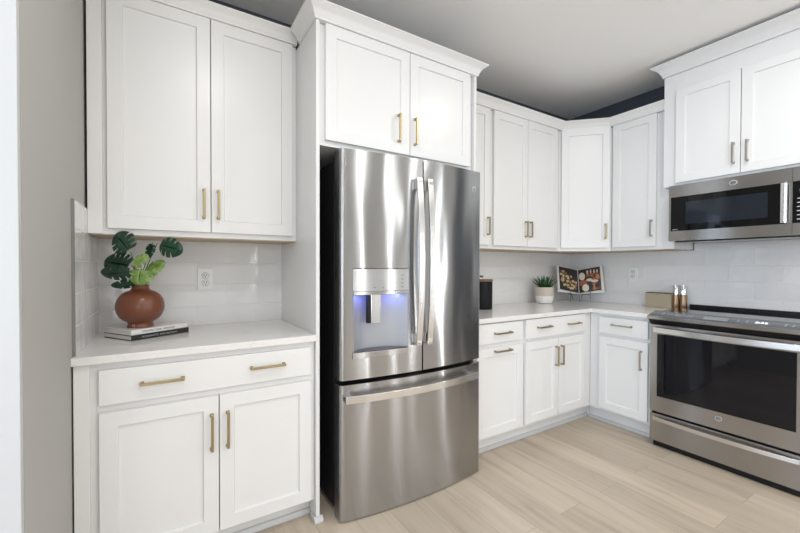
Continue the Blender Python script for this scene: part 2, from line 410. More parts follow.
def cabinet(name, label, group, loc, rz, w, depth, z0, z1, fronts, hm, toe=None, body=None, under=False, x0=0.0, filler=None):
    """fronts: (kind, x0, x1, z0, z1, [(hx, hz, vertical, L)]). Local frame: wall at y=0, front at y=-depth."""
    t = thing(name, label, 'cabinet', loc, rz, group)
    (body or MB().box(x0, w, -depth, -0.001, z0, z1)).build('body', white, t, bevel=0.0012, segs=1)
    yf = -depth - 0.021
    for kind, a, b, c, d, hs in fronts:
        if kind == 'door': o = shaker(a, b, c, d, yf).build('door', white, t, bevel=0.0012, segs=1)
        else: o = MB().box(a, b, yf, yf + 0.02, c, d).build('drawer', white, t, bevel=0.0018)
        for hx, hz, v, L in hs: handle(o, hx, hz, v, yf, hm, L)
    if filler: MB().box(filler[0], filler[1], -depth - 0.016, -depth - 0.0005, z0, z1).build('filler_strip', white, t, bevel=0.002)
    if toe:
        a, b = toe
        MB().box(a, b, -depth + 0.075, -0.02, 0.001, z0 - 0.0008).build('toe_kick', white, t)
        MB().prism([(-depth + 0.0735, 0.001), (-depth + 0.056, 0.001), (-depth + 0.058, 0.012), (-depth + 0.066, 0.022), (-depth + 0.0735, 0.024)], a, b, 'x').build('shoe_molding', trimw, t)
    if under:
        MB().box(x0 + 0.004, w - 0.004, -depth + 0.004, -0.004, z0 - 0.004, z0 - 0.0006).build('underside', underm, t)
    return t
UB, UT = 1.378, 2.425       # wall cabinets
DB, DT = 1.404, 2.4253
BD = 0.609                  # base depth
UD = 0.309                  # wall cabinet depth
HV = 0.14
# left nook
cabinet('base_cabinet', 'white two-door base cabinet with one wide drawer, left of the refrigerator', 'base cabinets', (0.0015, 0, 0), 0, 0.8975, BD, 0.10, 0.8785,
        [('drawer', 0.0725, 0.8765, 0.7215, 0.8525, [(0.2730, 0.787, False, 0.148), (0.6745, 0.791, False, 0.150)]),
         ('door', 0.0725, 0.4725, 0.1125, 0.6925, [(0.446, 0.5435, True, 0.152)]),
         ('door', 0.4765, 0.8765, 0.1125, 0.6925, [(0.5075, 0.5435, True, 0.152)])], brass, toe=(0.0, 0.8975), filler=(0.0, 0.046))
cabinet('wall_cabinet', 'white two-door wall cabinet above the vase and potted leaves, left of the refrigerator', 'wall cabinets', (0.0115, 0, 0), 0, 0.8885, UD, UB, 2.4385,
        [('door', 0.062, 0.4635, DB, 2.4383, [(0.4345, 1.540, True, HV)]),
         ('door', 0.4675, 0.8645, DB, 2.4383, [(0.4975, 1.540, True, HV)])], brass, under=True, filler=(-0.0055, 0.046))
# tall panels beside the refrigerator
p = thing('side_panel', 'tall white side panel between the left countertop and the refrigerator', 'panel', (0.9005, 0, 0), 0, 'tall refrigerator panels')
MB().box(0, 0.0185, -0.6315, -0.001, 0.001, 2.4215).build('panel_board', white, p, bevel=0.001, segs=1)
mb = MB().prism([(-0.650, 0.001), (-0.650, 0.010), (-0.645, 0.020), (-0.6320, 0.028), (-0.6320, 0.001)], -0.012, 0.032, 'x')
mb.box(-0.012, -0.0005, -0.6320, -0.575, 0.001, 0.022); mb.box(0.0193, 0.032, -0.6320, -0.575, 0.001, 0.022)
mb.build('base_molding', trimw, p, bevel=0.001, segs=1)
p = thing('side_panel', 'tall white side panel on the right of the refrigerator, mostly hidden by it', 'panel', (1.9165, 0, 0), 0, 'tall refrigerator panels')
MB().box(0, 0.0185, -0.6315, -0.001, 0.001, 2.4215).build('panel_board', white, p, bevel=0.001, segs=1)
# over the refrigerator
cabinet('wall_cabinet', 'deep white two-door cabinet directly above the refrigerator', 'wall cabinets', (0.9195, 0, 0), 0, 0.9965, BD, 1.832, 2.4215,
        [('door', 0.031, 0.5195, 1.857, 2.4213, [(0.4445, 1.990, True, 0.15)]),
         ('door', 0.5235, 0.9655, 1.857, 2.4213, [(0.552, 1.990, True, 0.15)])], brass)
# right part of back wall, upper
cabinet('wall_cabinet', 'narrow white single-door wall cabinet just right of the refrigerator', 'wall cabinets', (1.936, 0, 0), 0, 0.449, UD, UB, UT,
        [('door', 0.020, 0.427, DB, DT, [(0.400, 1.545, True, 0.135)])], brass_dim, under=True)
cabinet('wall_cabinet', 'white two-door wall cabinet above the black canister and succulent', 'wall cabinets', (2.386, 0, 0), 0, 0.823, UD, UB, UT,
        [('door', 0.017, 0.3975, DB, DT, [(0.372, 1.543, True, 0.128)]),
         ('door', 0.4015, 0.782, DB, DT, [(0.427, 1.543, True, 0.128)])], brass_dim, under=True)
# diagonal corner
cx, cy = 3.2105, -0.3095
rt2 = math.sqrt(0.5)
t = thing('wall_cabinet', 'white diagonal corner wall cabinet above the open cookbook', 'cabinet', (0, 0, 0), 0, 'wall cabinets')
poly = [(3.2105, -0.001), (3.2105, -0.3095), (3.5095, -0.6085), (W - 0.001, -0.6085), (W - 0.001, -0.001)]
MB().prism(poly, UB, UT).build('body', white, t, bevel=0.0012, segs=1)
MB().prism([(3.2145, -0.005), (3.2145, -0.3075), (3.5085, -0.6045), (W - 0.005, -0.6045), (W - 0.005, -0.005)], UB - 0.004, UB - 0.0006).build('underside', underm, t)
dl = math.hypot(3.5095 - 3.2105, 0.299)
dm = Matrix.Translation((3.2105, -0.3095, 0)) @ Matrix.Rotation(-pi / 4, 4, 'Z')
mbd = shaker(0.020, dl - 0.020, DB, DT, -0.021); mbd.v = [tuple(dm @ Vector(v)) for v in mbd.v]
dd = mbd.build('door', white, t, bevel=0.0012, segs=1)
hd = handle(dd, dl - 0.052, 1.543, True, -0.021, brass_dim, 0.128)
hd.data.transform(dm)
# right wall upper
rz = -pi / 2
cabinet('wall_cabinet', 'white single-door wall cabinet left of the microwave', 'wall cabinets', (W, -0.6095, 0), rz, 0.417, UD, UB, UT,
        [('door', 0.016, 0.348, DB, DT, [(0.3195, 1.543, True, 0.128)])], brass_cool, under=True)
f = tag(MB().box(W - 0.330, W - 0.001, -1.0835, -1.0275, UB, 1.8285).build('filler_panel', white, bevel=0.001, segs=1),
        'narrow white filler strip between the wall cabinet and the microwave', 'panel')
cabinet('wall_cabinet', 'white two-door cabinet above the microwave, reaching almost to the ceiling', 'wall cabinets', (W, -1.0275, 0), rz, 0.900, 0.375, 1.8305, 2.640,
        [('door', 0.084, 0.4475, 1.850, 2.520, [(0.415, 1.983, True, 0.135)]),
         ('door', 0.4515, 0.815, 1.850, 2.520, [(0.484, 1.983, True, 0.135)])], brass_cool)
# right part of back wall, base
cabinet('base_cabinet', 'narrow white base cabinet with drawer and pull-out door, right of the refrigerator', 'base cabinets', (1.936, 0, 0), 0, 0.457, BD, 0.115, 0.8785,
        [('drawer', 0.020, 0.443, 0.742, 0.870, [(0.241, 0.805, False, 0.150)]),
         ('door', 0.020, 0.443, 0.137, 0.712, [(0.241, 0.688, False, 0.150)])], brass_dim, toe=(0, 0.457))
cabinet('base_cabinet', 'white two-door base cabinet with wide two-handled drawer under the succulent', 'base cabinets', (2.394, 0, 0), 0, 0.8165, BD, 0.115, 0.8785,
        [('drawer', 0.018, 0.716, 0.735, 0.872, [(0.206, 0.810, False, 0.146), (0.560, 0.808, False, 0.146)]),
         ('door', 0.018, 0.3755, 0.140, 0.712, [(0.346, 0.583, True, 0.145)]),
         ('door', 0.3795, 0.716, 0.140, 0.712, [(0.409, 0.583, True, 0.145)])], brass_dim, toe=(0, 0.8905))
cabinet('base_cabinet', 'white base cabinet with one drawer and door, left of the range', 'base cabinets', (W, -0.0015, 0), rz, 1.066, BD, 0.115, 0.8785,
        [('drawer', 0.693, 1.048, 0.725, 0.853, [(0.868, 0.800, False, 0.148)]),
         ('door', 0.693, 1.048, 0.135, 0.700, [(1.006, 0.568, True, 0.140)])], brass_cool, toe=(0.5620, 1.066),
        body=MB().box(0.6105, 1.066, -BD, -0.001, 0.115, 0.8785))
struct('trim_2', MB().box(3.2115, W - 0.001, -0.609, -0.001, 0.1155, 0.8785).box(W - 0.534, 3.36, -0.5600, -0.45, 0.001, 0.1155), white, smooth=False)

# crown mouldings
crown('crown_molding', 'white crown molding on the left wall cabinet, below the ceiling', [(0.0115, -0.331), (0.8985, -0.331)], 2.4395, 'cabinet crown moldings', 0.9)
crown('crown_molding', 'white crown molding wrapped around the cabinet above the refrigerator', [(0.8995, -0.3825), (0.8995, -0.6325), (1.936, -0.6325), (1.936, -0.3825)], 2.4225, 'cabinet crown moldings', 1.05)
crown('crown_molding', 'white crown molding running around the corner wall cabinets', [(1.9375, -0.331), (3.2195, -0.331), (3.4885, -0.600), (3.4885, -1.026)], 2.4265, 'cabinet crown moldings')
crown('crown_molding', 'white crown molding above the microwave cabinet, just under the ceiling', [(3.79, -1.0265), (3.4435, -1.0265), (3.4435, -1.93)], 2.6415, 'cabinet crown moldings', 1.38)
# (closing boards on top of the runs so that the mouldings sit on something)

# ------------------------------------------------------------------ backsplash & countertops
mb = MB().box(0.0, 0.9, -0.0095, -0.0005, 0.9105, 1.3770)
tag(mb.build('tile_backsplash', tile_x, smooth=False), 'glossy off-white tile backsplash behind the brown vase and the outlet', 'backsplash', 'tile backsplashes')
bs = MB().box(-0.0030, 0.0060, -0.6045, -0.0100, 0.9105, 1.480).build('tile_backsplash', tile_y, smooth=False)
tag(bs, 'narrow tile backsplash on the grey side wall, left of the brown vase', 'backsplash', 'tile backsplashes')
MB().box(-0.0032, 0.0070, -0.6065, -0.6047, 0.9105, 1.4815).build('edge_strip', mat('grey_edge_strip', (0.3, 0.29, 0.28), 0.4, 0.6), bs)
mb = MB().box(1.9365, W - 0.0005, -0.0095, -0.0005, 0.9105, 1.3735)
mb.cur = 1; mb.box(W - 0.0095, W - 0.0005, -1.95, -0.0100, 0.9105, 1.3735); mb.box(W - 0.0095, W - 0.0005, -1.95, -1.0915, 1.3735, 1.4265)
bs2 = mb.build('tile_backsplash', [tile_x, tile_y], smooth=False)
tag(bs2, 'glossy white tile backsplash behind the cookbook and the range', 'backsplash', 'tile backsplashes')

ct = MB().prism([(-0.0065, -0.0005), (-0.0065, -0.640), (0.8965, -0.640), (0.8965, -0.0005)], 0.8795, 0.910).build('countertop', quartz, bevel=0.0025)
# notch keeps the slab off the side wall: only its front nose passes the wall face
tag(ct, 'white quartz countertop under the brown vase, left of the refrigerator', 'countertop', 'quartz countertops')
ct.location.x = 0.0035
ct = MB().prism([(1.9365, -0.0005), (1.9365, -0.643), (W - 0.643, -0.643), (W - 0.643, -1.0695), (W - 0.0005, -1.0695), (W - 0.0005, -0.0005)], 0.8795, 0.910).build('countertop', quartz, bevel=0.0025)
tag(ct, 'L-shaped white quartz countertop under the succulent and cookbook', 'countertop', 'quartz countertops')

# ------------------------------------------------------------------ outlets
def outlet(loc, rz, label):
    t = thing('wall_outlet', label, 'outlet', loc, rz, 'wall outlets')
    MB().box(-0.039, 0.039, -0.006, -0.0003, -0.061, 0.061).build('cover_plate', plate, t, bevel=0.002)
    for q in (-1, 1):
        s = MB().lathe([(0.0165, 0.0062), (0.0165, 0.008), (0.0155, 0.0086)], (0, 0, q * 0.0205), 24, 'y').build('socket', plate, t)
        MB().lathe([(0.0167, 0.0062), (0.0167, 0.0070), (0.0182, 0.0070), (0.0182, 0.0062)], (0, 0, q * 0.0205), 24, 'y').build('socket_shade_ring', ring_grey, t)  # grey ring paints the shade around the socket
        mb = MB()
        for a in (-0.0065, 0.0065): mb.box(a - 0.0017, a + 0.0017, -0.0092, -0.0087, q * 0.0205 - 0.001, q * 0.0205 + 0.009)
        mb.lathe([(0.0034, 0.0087), (0.0034, 0.0092)], (0, 0, q * 0.0205 - 0.007), 10, 'y')
        build_each(mb, 'slot', slot, s)
outlet((0.477, -0.0096, 1.166), 0, 'white double wall outlet on the tile to the right of the brown vase')
outlet((W - 0.0096, -0.638, 1.176), rz, 'white double wall outlet on the tile between cookbook and tan box')

# ------------------------------------------------------------------ refrigerator
FX0, FX1 = 0.993, 1.898; FXC = (FX0 + FX1) / 2; FHW = (FX1 - FX0) / 2
def fcurve(x):
    u = (x - FXC) / FHW
    y = -0.712 - 0.038 * (1 - u * u)
    e = 0.014; d = min(x - FX0, FX1 - x)
    if d < e: y += e - math.sqrt(max(0, e * e - (e - d) ** 2))
    return y
def frange(a, b, extra=(), n=18, z=False):
    xs = {round(a + (b - a) * i / n, 5) for i in range(n + 1)} | {round(q, 5) for q in extra if a < q < b}
    for q in (FX0 + 0.0015, FX0 + 0.004, FX0 + 0.008, FX0 + 0.014, FX1 - 0.0015, FX1 - 0.004, FX1 - 0.008, FX1 - 0.014):
        if a < q < b and not z: xs.add(q)
    return sorted(xs)
def fdoor(x0, x1, z0, z1, hole=None, yb=-0.640):
    mb = MB(); ex = hole[:2] if hole else (); ez = hole[2:] if hole else ()
    xs = frange(x0, x1, ex); zs = [z0] + sorted(ez) + [z1]
    nx, nz = len(xs), len(zs)
    V = [(x, fcurve(x), z) for z in zs for x in xs]; nf = nx * nz
    V += [(x, yb, z) for z in (z0, z1) for x in xs]
    Fc = []
    for j in range(nz - 1):
        for i in range(nx - 1):
            xm, zm = (xs[i] + xs[i + 1]) / 2, (zs[j] + zs[j + 1]) / 2
            if hole and hole[0] < xm < hole[1] and hole[2] < zm < hole[3]: continue
            Fc.append((j * nx + i, j * nx + i + 1, (j + 1) * nx + i + 1, (j + 1) * nx + i))
    for i in range(nx - 1):
        Fc.append((i, nf + i, nf + i + 1, i + 1))
        Fc.append(((nz - 1) * nx + i, (nz - 1) * nx + i + 1, nf + nx + i + 1, nf + nx + i))
        Fc.append((nf + i, nf + nx + i, nf + nx + i + 1, nf + i + 1))
    Fc.append([j * nx for j in range(nz)] + [nf + nx, nf])
    Fc.append([j * nx + nx - 1 for j in range(nz)][::-1] + [nf + nx - 1, nf + 2 * nx - 1])
    mb.add(V, Fc); return mb
fr = thing('refrigerator', 'stainless steel french-door refrigerator with ice and water dispenser', 'refrigerator', (0, 0, 0))
MB().box(FX0 + 0.004, FX1 - 0.004, -0.622, -0.045, 0.035, 1.765).build('case', blackm, fr, bevel=0.003)
mb = MB()
for x in (FX0 + 0.02, FX1 - 0.10): mb.box(x, x + 0.08, -0.70, -0.56, 1.7655, 1.790)
build_each(mb, 'hinge_cover', blackp, fr, bevel=0.004)
mb = MB()
for x in (FX0 + 0.05, FX1 - 0.05):
    for y in (-0.58, -0.10): mb.lathe([(0.018, 0.0005), (0.018, 0.0345)], (x, y, 0), 14)
build_each(mb, 'foot', blackp, fr)
MB().box(FX0 + 0.03, FX1 - 0.03, -0.66, -0.6225, 0.040, 0.075).build('base_grille', blackp, fr)
mb = MB().box(FX0 + 0.010, FX1 - 0.010, -0.6385, -0.6225, 0.09, 1.79)
mb.build('door_gasket', blackp, fr)
HX0, HX1, HZ0, HZ1 = 1.0565, 1.3515, 0.822, 1.112
zt, zb_ = 1.803, 0.690
ld = fdoor(FX0, FXC - 0.0040, zb_, zt, (HX0, HX1, HZ0, HZ1)).build('french_door', ss, fr, angle=50)
tag(ld, 'left door holding the water dispenser')
rd = fdoor(FXC + 0.0040, FX1, zb_, zt).build('french_door', ss, fr, angle=50)
fz = fdoor(FX0, FX1, 0.007, 0.667).build('freezer_drawer', ss, fr, angle=50)
# dispenser, part of the left door
yf0 = fcurve(1.2)
# recess with a concave back wall
mb = MB(); n = 16; V = []
for j, z in enumerate((HZ0, HZ1)):
    for i in range(n + 1):
        x = HX0 + (HX1 - HX0) * i / n; u = 2 * i / n - 1
        V.append((x, fcurve(x) + 0.0005 + 0.066 * (1 - abs(u) ** 2.6), z))
mb.add(V, [(i, i + 1, n + 2 + i, n + 1 + i) for i in range(n)])
Vb = [(HX0 + (HX1 - HX0) * i / n, fcurve(HX0 + (HX1 - HX0) * i / n), z) for z in (HZ0, HZ1) for i in range(n + 1)]
mb.add(Vb + V, [(i, i + 1, 2 * n + 2 + i + 1, 2 * n + 2 + i) for i in range(n)] + [(n + 1 + i, n + 2 + i, 3 * n + 4 + i, 3 * n + 3 + i) for i in range(n)])
mb.build('dispenser_recess', silverp, ld)
def curved_strip(x0, x1, z0, z1, out, back=0.0005, n=12):
    mb = MB(); V = []
    for i in range(n + 1):
        x = x0 + (x1 - x0) * i / n; y = fcurve(x)
        V += [(x, y - out, z0), (x, y - out, z1), (x, y - back, z0), (x, y - back, z1)]
    Fc = []
    for i in range(n):
        a = 4 * i; b = a + 4
        Fc += [(a, b, b + 1, a + 1), (a + 2, a + 3, b + 3, b + 2), (a, a + 2, b + 2, b), (a + 1, b + 1, b + 3, a + 3)]
    Fc += [(0, 1, 3, 2), (4 * n, 4 * n + 2, 4 * n + 3, 4 * n + 1)]
    mb.add(V, Fc); return mb
cp = curved_strip(HX0 - 0.004, HX1 + 0.002, 1.118, 1.228, 0.004).build('control_panel', mat('silver_glass_panel', (0.46, 0.46, 0.455), 0.12, 0.5), ld, bevel=0.0015)
curved_strip(HX0 - 0.006, HX1 + 0.004, 1.228, 1.2305, 0.0045).build('panel_edge', blackp, cp)
curved_strip(HX0 - 0.002, HX1, 1.100, 1.1175, 0.007).build('panel_lip', ss2, ld, bevel=0.0015)
mb = MB()
for k in range(4): mb.add([(1.088 + dx, fcurve(1.1) - 0.0046, 1.135 + 0.02 * k + dz) for dx, dz in ((0, 0), (0.018, 0), (0.018, 0.003), (0, 0.003))], [(0, 1, 2, 3)])
for k in range(4): mb.add([(1.310 + dx, fcurve(1.32) - 0.0046, 1.135 + 0.02 * k + dz) for dx, dz in ((0, 0), (0.012, 0), (0.012, 0.003), (0, 0.003))], [(0, 1, 2, 3)])
for x in (1.16, 1.205, 1.25): mb.add([(x + dx, fcurve(x) - 0.0046, 1.133 + dz) for dx, dz in ((0, 0), (0.008, 0), (0.008, 0.005), (0, 0.005))], [(0, 1, 2, 3)])
build_each(mb, 'button_mark', blackp, cp, smooth=False)
# spout lever
ya = fcurve(1.19) + 0.012
mb = MB().box(1.150, 1.205, ya, ya + 0.014, 0.955, 1.1115)
mb.build('spout_paddle', chrome, ld, bevel=0.003)
MB().box(1.134, 1.1495, ya + 0.004, ya + 0.026, 0.958, 1.1115).build('spout_housing', blackp, ld, bevel=0.002)
# drip tray and sill
curved_strip(HX0 - 0.006, HX1 + 0.004, 0.790, 0.8215, 0.007).build('dispenser_sill', ss2, ld, bevel=0.0015)
mb = MB(); V = []
for i in range(n + 1):
    x = HX0 + 0.004 + (HX1 - HX0 - 0.008) * i / n; u = 2 * i / n - 1
    V += [(x, fcurve(x) - 0.001, 0.8225), (x, fcurve(x) + 0.060 * (1 - abs(u) ** 2.6), 0.8225), (x, fcurve(x) - 0.001, 0.8265), (x, fcurve(x) + 0.060 * (1 - abs(u) ** 2.6), 0.8265)]
mb.add(V, [f for i in range(n) for f in ((4 * i, 4 * i + 4, 4 * i + 5, 4 * i + 1), (4 * i + 2, 4 * i + 3, 4 * i + 7, 4 * i + 6), (4 * i, 4 * i + 2, 4 * i + 6, 4 * i + 4), (4 * i + 1, 4 * i + 5, 4 * i + 7, 4 * i + 3))])
mb.build('drip_tray', mat('dark_tray', (0.10, 0.10, 0.10), 0.3, 0.6), ld)
MB().box(1.085, 1.125, ya + 0.008, ya + 0.030, 1.104, 1.1105).build('night_light', blue, ld)
MB().box(1.26, 1.335, ya + 0.008, ya + 0.018, 1.104, 1.1105).build('night_light', blue, ld)
for xx, pw in ((1.105, 0.17), (1.28, 0.17)):
    bl = bpy.data.lights.new('dispenser_lamp', 'AREA'); bl.shape = 'RECTANGLE'; bl.size = 0.07; bl.size_y = 0.02; bl.energy = pw; bl.color = (0.14, 0.18, 1.0)
    blo = bpy.data.objects.new('dispenser_lamp', bl); COL.objects.link(blo); blo.parent = ld; blo.location = (xx, ya + 0.004, 1.0985)
# bowed flat bar handles
def bow_v(xc, z0, z1, yy, b0, b1, w=0.036, th=0.014, n=22):
    mb = MB(); V = []
    for i in range(n + 1):
        u = 2 * i / n - 1; z = z0 + (z1 - z0) * i / n; y = yy - b0 - (b1 - b0) * (1 - u * u)
        V += [(xc - w / 2, y, z), (xc + w / 2, y, z), (xc + w / 2 - 0.003, y + th, z), (xc - w / 2 + 0.003, y + th, z)]
    mb.add(V, [(4 * i + k, 4 * i + (k + 1) % 4, 4 * i + 4 + (k + 1) % 4, 4 * i + 4 + k) for i in range(n) for k in range(4)] + [(0, 1, 2, 3), (4 * n + 3, 4 * n + 2, 4 * n + 1, 4 * n)])
    for z in (z0 + 0.012, z1 - 0.060): mb.box(xc - w / 2 + 0.004, xc + w / 2 - 0.004, yy - b0 + 0.004 - 0.008, yy - 0.0005, z, z + 0.048)
    return mb
for xc, d in ((1.4035, ld), (1.4715, rd)):
    bow_v(xc, 0.828, 1.702, fcurve(xc), 0.032, 0.060, 0.036).build('handle', sbar, d, bevel=0.003)
mb = MB(); n2 = 26; V = []; ax0, ax1 = FX0 + 0.007, FX1 - 0.054
for i in range(n2 + 1):
    u = 2 * i / n2 - 1; x = ax0 + (ax1 - ax0) * i / n2
    y = -0.762 - 0.050 * (1 - u * u)
    V += [(x, y, 0.590), (x, y, 0.628), (x, y + 0.014, 0.625), (x, y + 0.014, 0.593)]
mb.add(V, [(4 * i + k, 4 * i + (k + 1) % 4, 4 * i + 4 + (k + 1) % 4, 4 * i + 4 + k) for i in range(n2) for k in range(4)] + [(0, 1, 2, 3), (4 * n2 + 3, 4 * n2 + 2, 4 * n2 + 1, 4 * n2)])
for x in (ax0 + 0.002, ax1 - 0.042): mb.box(x, x + 0.040, -0.760, fcurve(x + 0.02) - 0.0005, 0.596, 0.622)
mb.build('handle', sbar, fz, bevel=0.003)
def emblem(parent, M4, r, ring=sbar):
    mb = MB()
    mb.lathe([(r * 0.82, 0.0), (r * 0.82, 0.0014), (r, 0.0014), (r, 0.0)], seg=32)
    # two looped script strokes inside the ring
    for s_, ox in ((1, -0.25), (1, 0.22)):
        pts = []
        for k in range(15):
            a = 0.6 + k * 0.40
            rr = r * (0.20 + 0.13 * sin(a * 1.4))
            pts.append((ox * r + rr * 1.1 * cos(a), rr * 1.7 * sin(a), 0.0008))
        mb.tube(pts, r * 0.05, 5)
    mb.v = [tuple(M4 @ Vector(v)) for v in mb.v]
    return mb.build('emblem', ring, parent)
def face_neg_y(x, y, z): return Matrix.Translation((x, y, z)) @ Matrix.Rotation(pi / 2, 4, 'X')
emblem(rd, face_neg_y(1.832, fcurve(1.832) - 0.0005, 1.697), 0.014, mat('pale_emblem', (0.80, 0.81, 0.83), 0.3, 0.0))

# ------------------------------------------------------------------ microwave
mw = thing('microwave', 'stainless over-the-range microwave with black glass door', 'microwave', (W - 0.010, -1.0855, 0), rz)
D = 0.4145; Z0, Z1 = 1.4285, 1.8255; G0, G1 = 1.499, 1.742
MB().box(0.002, 0.758, -D + 0.032, -0.001, Z0 + 0.004, Z1).build('housing', blackm, mw, bevel=0.002)
mb = MB(); yo, yi = -D, -D + 0.0315       # stainless surround of the door
mb.box(0, 0.638, yo, yi, G1, Z1); mb.box(0, 0.638, yo, yi, Z0, G0); mb.box(0, 0.013, yo, yi, G0, G1); mb.box(0.606, 0.638, yo + 0.004, yi, G0, G1)
md = mb.build('door', ss2, mw)
MB().box(0.0132, 0.6058, yo + 0.002, yi, G0 + 0.0002, G1 - 0.0002).build('door_glass', bglass, md)
MB().box(0.105, 0.532, yo + 0.0012, yo + 0.0019, 1.545, 1.700).build('mesh_window', mwin, md)
text('label_print', 'SENSOR', 0.009, lettr, md, (0.040, yo + 0.0016, 1.510), (pi / 2, 0, 0))
mb = MB(); nn = 14; V = []
for i in range(nn + 1):
    z = 1.503 + (1.738 - 1.503) * i / nn; y = yo - 0.024
    V += [(0.592, y + 0.003, z), (0.600, y, z), (0.614, y, z), (0.622, y + 0.003, z), (0.620, y + 0.014, z), (0.594, y + 0.014, z)]
mb.add(V, [(6 * i + k, 6 * i + (k + 1) % 6, 6 * i + 6 + (k + 1) % 6, 6 * i + 6 + k) for i in range(nn) for k in range(6)] + [tuple(range(6)), tuple(6 * nn + k for k in range(5, -1, -1))])
for z in (1.506, 1.710): mb.box(0.599, 0.615, yo - 0.012, yo + 0.0035, z, z + 0.024)
mb.build('handle', sbar, md, bevel=0.001, segs=1)
mb = MB(); mb.box(0.6395, 0.760, yo, yi, G1, Z1); mb.box(0.6395, 0.760, yo, yi, Z0, G0)
build_each(mb, 'control_surround', ss2, mw)
cpn = MB().box(0.6395, 0.760, yo + 0.002, yi, G0 + 0.0002, G1 - 0.0002).build('control_panel', bglass, mw)
mb = MB()
mb.lathe([(0.0135, 0), (0.0135, 0.0008), (0.0155, 0.0008), (0.0155, 0)], (0.684, yo + 0.0018, 1.688), 26, 'y')
mb.build('dial_ring', lettr, cpn)
mb = MB()
for r_ in range(6):
    for c_ in range(3): mb.box(0.658 + 0.024 * c_, 0.671 + 0.024 * c_, yo + 0.0012, yo + 0.0018, 1.520 + 0.024 * r_, 1.5235 + 0.024 * r_)
build_each(mb, 'button_mark', lettr, cpn, smooth=False)
emblem(mw, face_neg_y(0.366, yo - 0.0002, 1.7865) @ Matrix.Scale(1.25, 4, (1, 0, 0)), 0.0165, mat('pale_emblem', (0.80, 0.81, 0.83), 0.3, 0.0))
MB().box(0.06, 0.70, -D + 0.05, -0.10, Z0 - 0.006, Z0 + 0.0035).build('vent_plate', mat('vent_metal', (0.42, 0.42, 0.42), 0.3, 0.9), mw)
MB().box(0.03, 0.73, -D + 0.034, -D + 0.049, Z0 - 0.008, Z0 + 0.0035).build('vent_slot', blackp, mw)

# ------------------------------------------------------------------ range
rg = thing('range', 'stainless slide-in electric range with black oven window', 'range', (W - 0.012, -1.0745, 0), rz)
rg.scale = (1.022, 1, 1)
DF = 0.648
MB().box(0.02, 0.74, -DF + 0.022, -DF + 0.034, 0.002, 0.0395).build('kick_plate', blackp, rg)
MB().box(0.004, 0.756, -DF + 0.036, -0.003, 0.050, 0.905).build('body', blackm, rg)
mb = MB()
for x in (0.05, 0.71):
    for y in (-0.56, -0.08): mb.lathe([(0.018, 0.0005), (0.018, 0.0495)], (x, y, 0), 12)
build_each(mb, 'foot', blackp, rg)
MB().box(0.0, 0.760, -0.560, -0.0295, 0.9055, 0.9275).build('cooktop', mat('cooktop_glass', (0.012, 0.013, 0.016), 0.035), rg, bevel=0.002)
MB().box(0.0, 0.760, -0.0290, -0.003, 0.9055, 0.950).build('rear_trim', blackp, rg, bevel=0.004)
mb = MB().prism([(-0.5605, 0.9055), (-0.5605, 0.9335), (-0.570, 0.9355), (-0.676, 0.9095), (-0.676, 0.9055)], 0.0, 0.760, 'x')
cpr = mb.build('control_panel', panelg, rg, bevel=0.0015)
MB().prism([(-0.560, 0.9050), (-0.6765, 0.9050), (-0.6770, 0.9085), (-0.6845, 0.9075), (-0.683, 0.884), (-0.674, 0.881), (-0.560, 0.881)], -0.0005, 0.7605, 'x').build('front_lip', ss2, rg, bevel=0.001, segs=1)
MB().prism([(-0.613, 0.8805), (-0.672, 0.8805), (-0.640, 0.846), (-0.613, 0.846)], 0.001, 0.759, 'x').build('lip_underside', blackp, rg)
pr = Matrix.Translation((0, -0.676, 0.9095)) @ Matrix.Rotation(math.atan2(0.026, 0.106), 4, 'X')
def on_panel(mb): mb.v = [tuple(pr @ Vector(v)) for v in mb.v]; return mb
on_panel(MB().box(0.300, 0.420, 0.020, 0.075, 0.0004, 0.0012)).build('pale_panel', dispg, cpr)
dtx = text('clock_digits', '2:32', 0.032, led, cpr, (0, 0, 0), (0, 0, 0))
dtx.data.transform(pr @ Matrix.Translation((0.565, 0.050, 0.001)))
mb = MB()
for k, x in enumerate((0.07, 0.15, 0.17, 0.19, 0.21, 0.23, 0.46, 0.50, 0.66, 0.69)): mb.box(x, x + 0.006, 0.040, 0.045, 0.0004, 0.0009); mb.box(x, x + 0.006, 0.062, 0.067, 0.0004, 0.0009)
build_each(on_panel(mb), 'touch_mark', lettr, cpr, smooth=False)
DX0, DX1, DZ0, DZ1 = 0.004, 0.756, 0.245, 0.8445
yo = -DF; yi = -DF + 0.035; WX0, WX1, WZ0, WZ1 = 0.047, 0.712, 0.352, 0.782
mb = MB()
mb.box(DX0, DX1, yo, yi, DZ0, WZ0); mb.box(DX0, DX1, yo, yi, WZ1, DZ1); mb.box(DX0, WX0, yo, yi, WZ0, WZ1); mb.box(WX1, DX1, yo, yi, WZ0, WZ1)
od = mb.build('oven_door', ss2, rg)
MB().box(WX0 + 0.0002, WX1 - 0.0002, yo + 0.003, yi, WZ0 + 0.0002, WZ1 - 0.0002).build('oven_window', oglass, od)
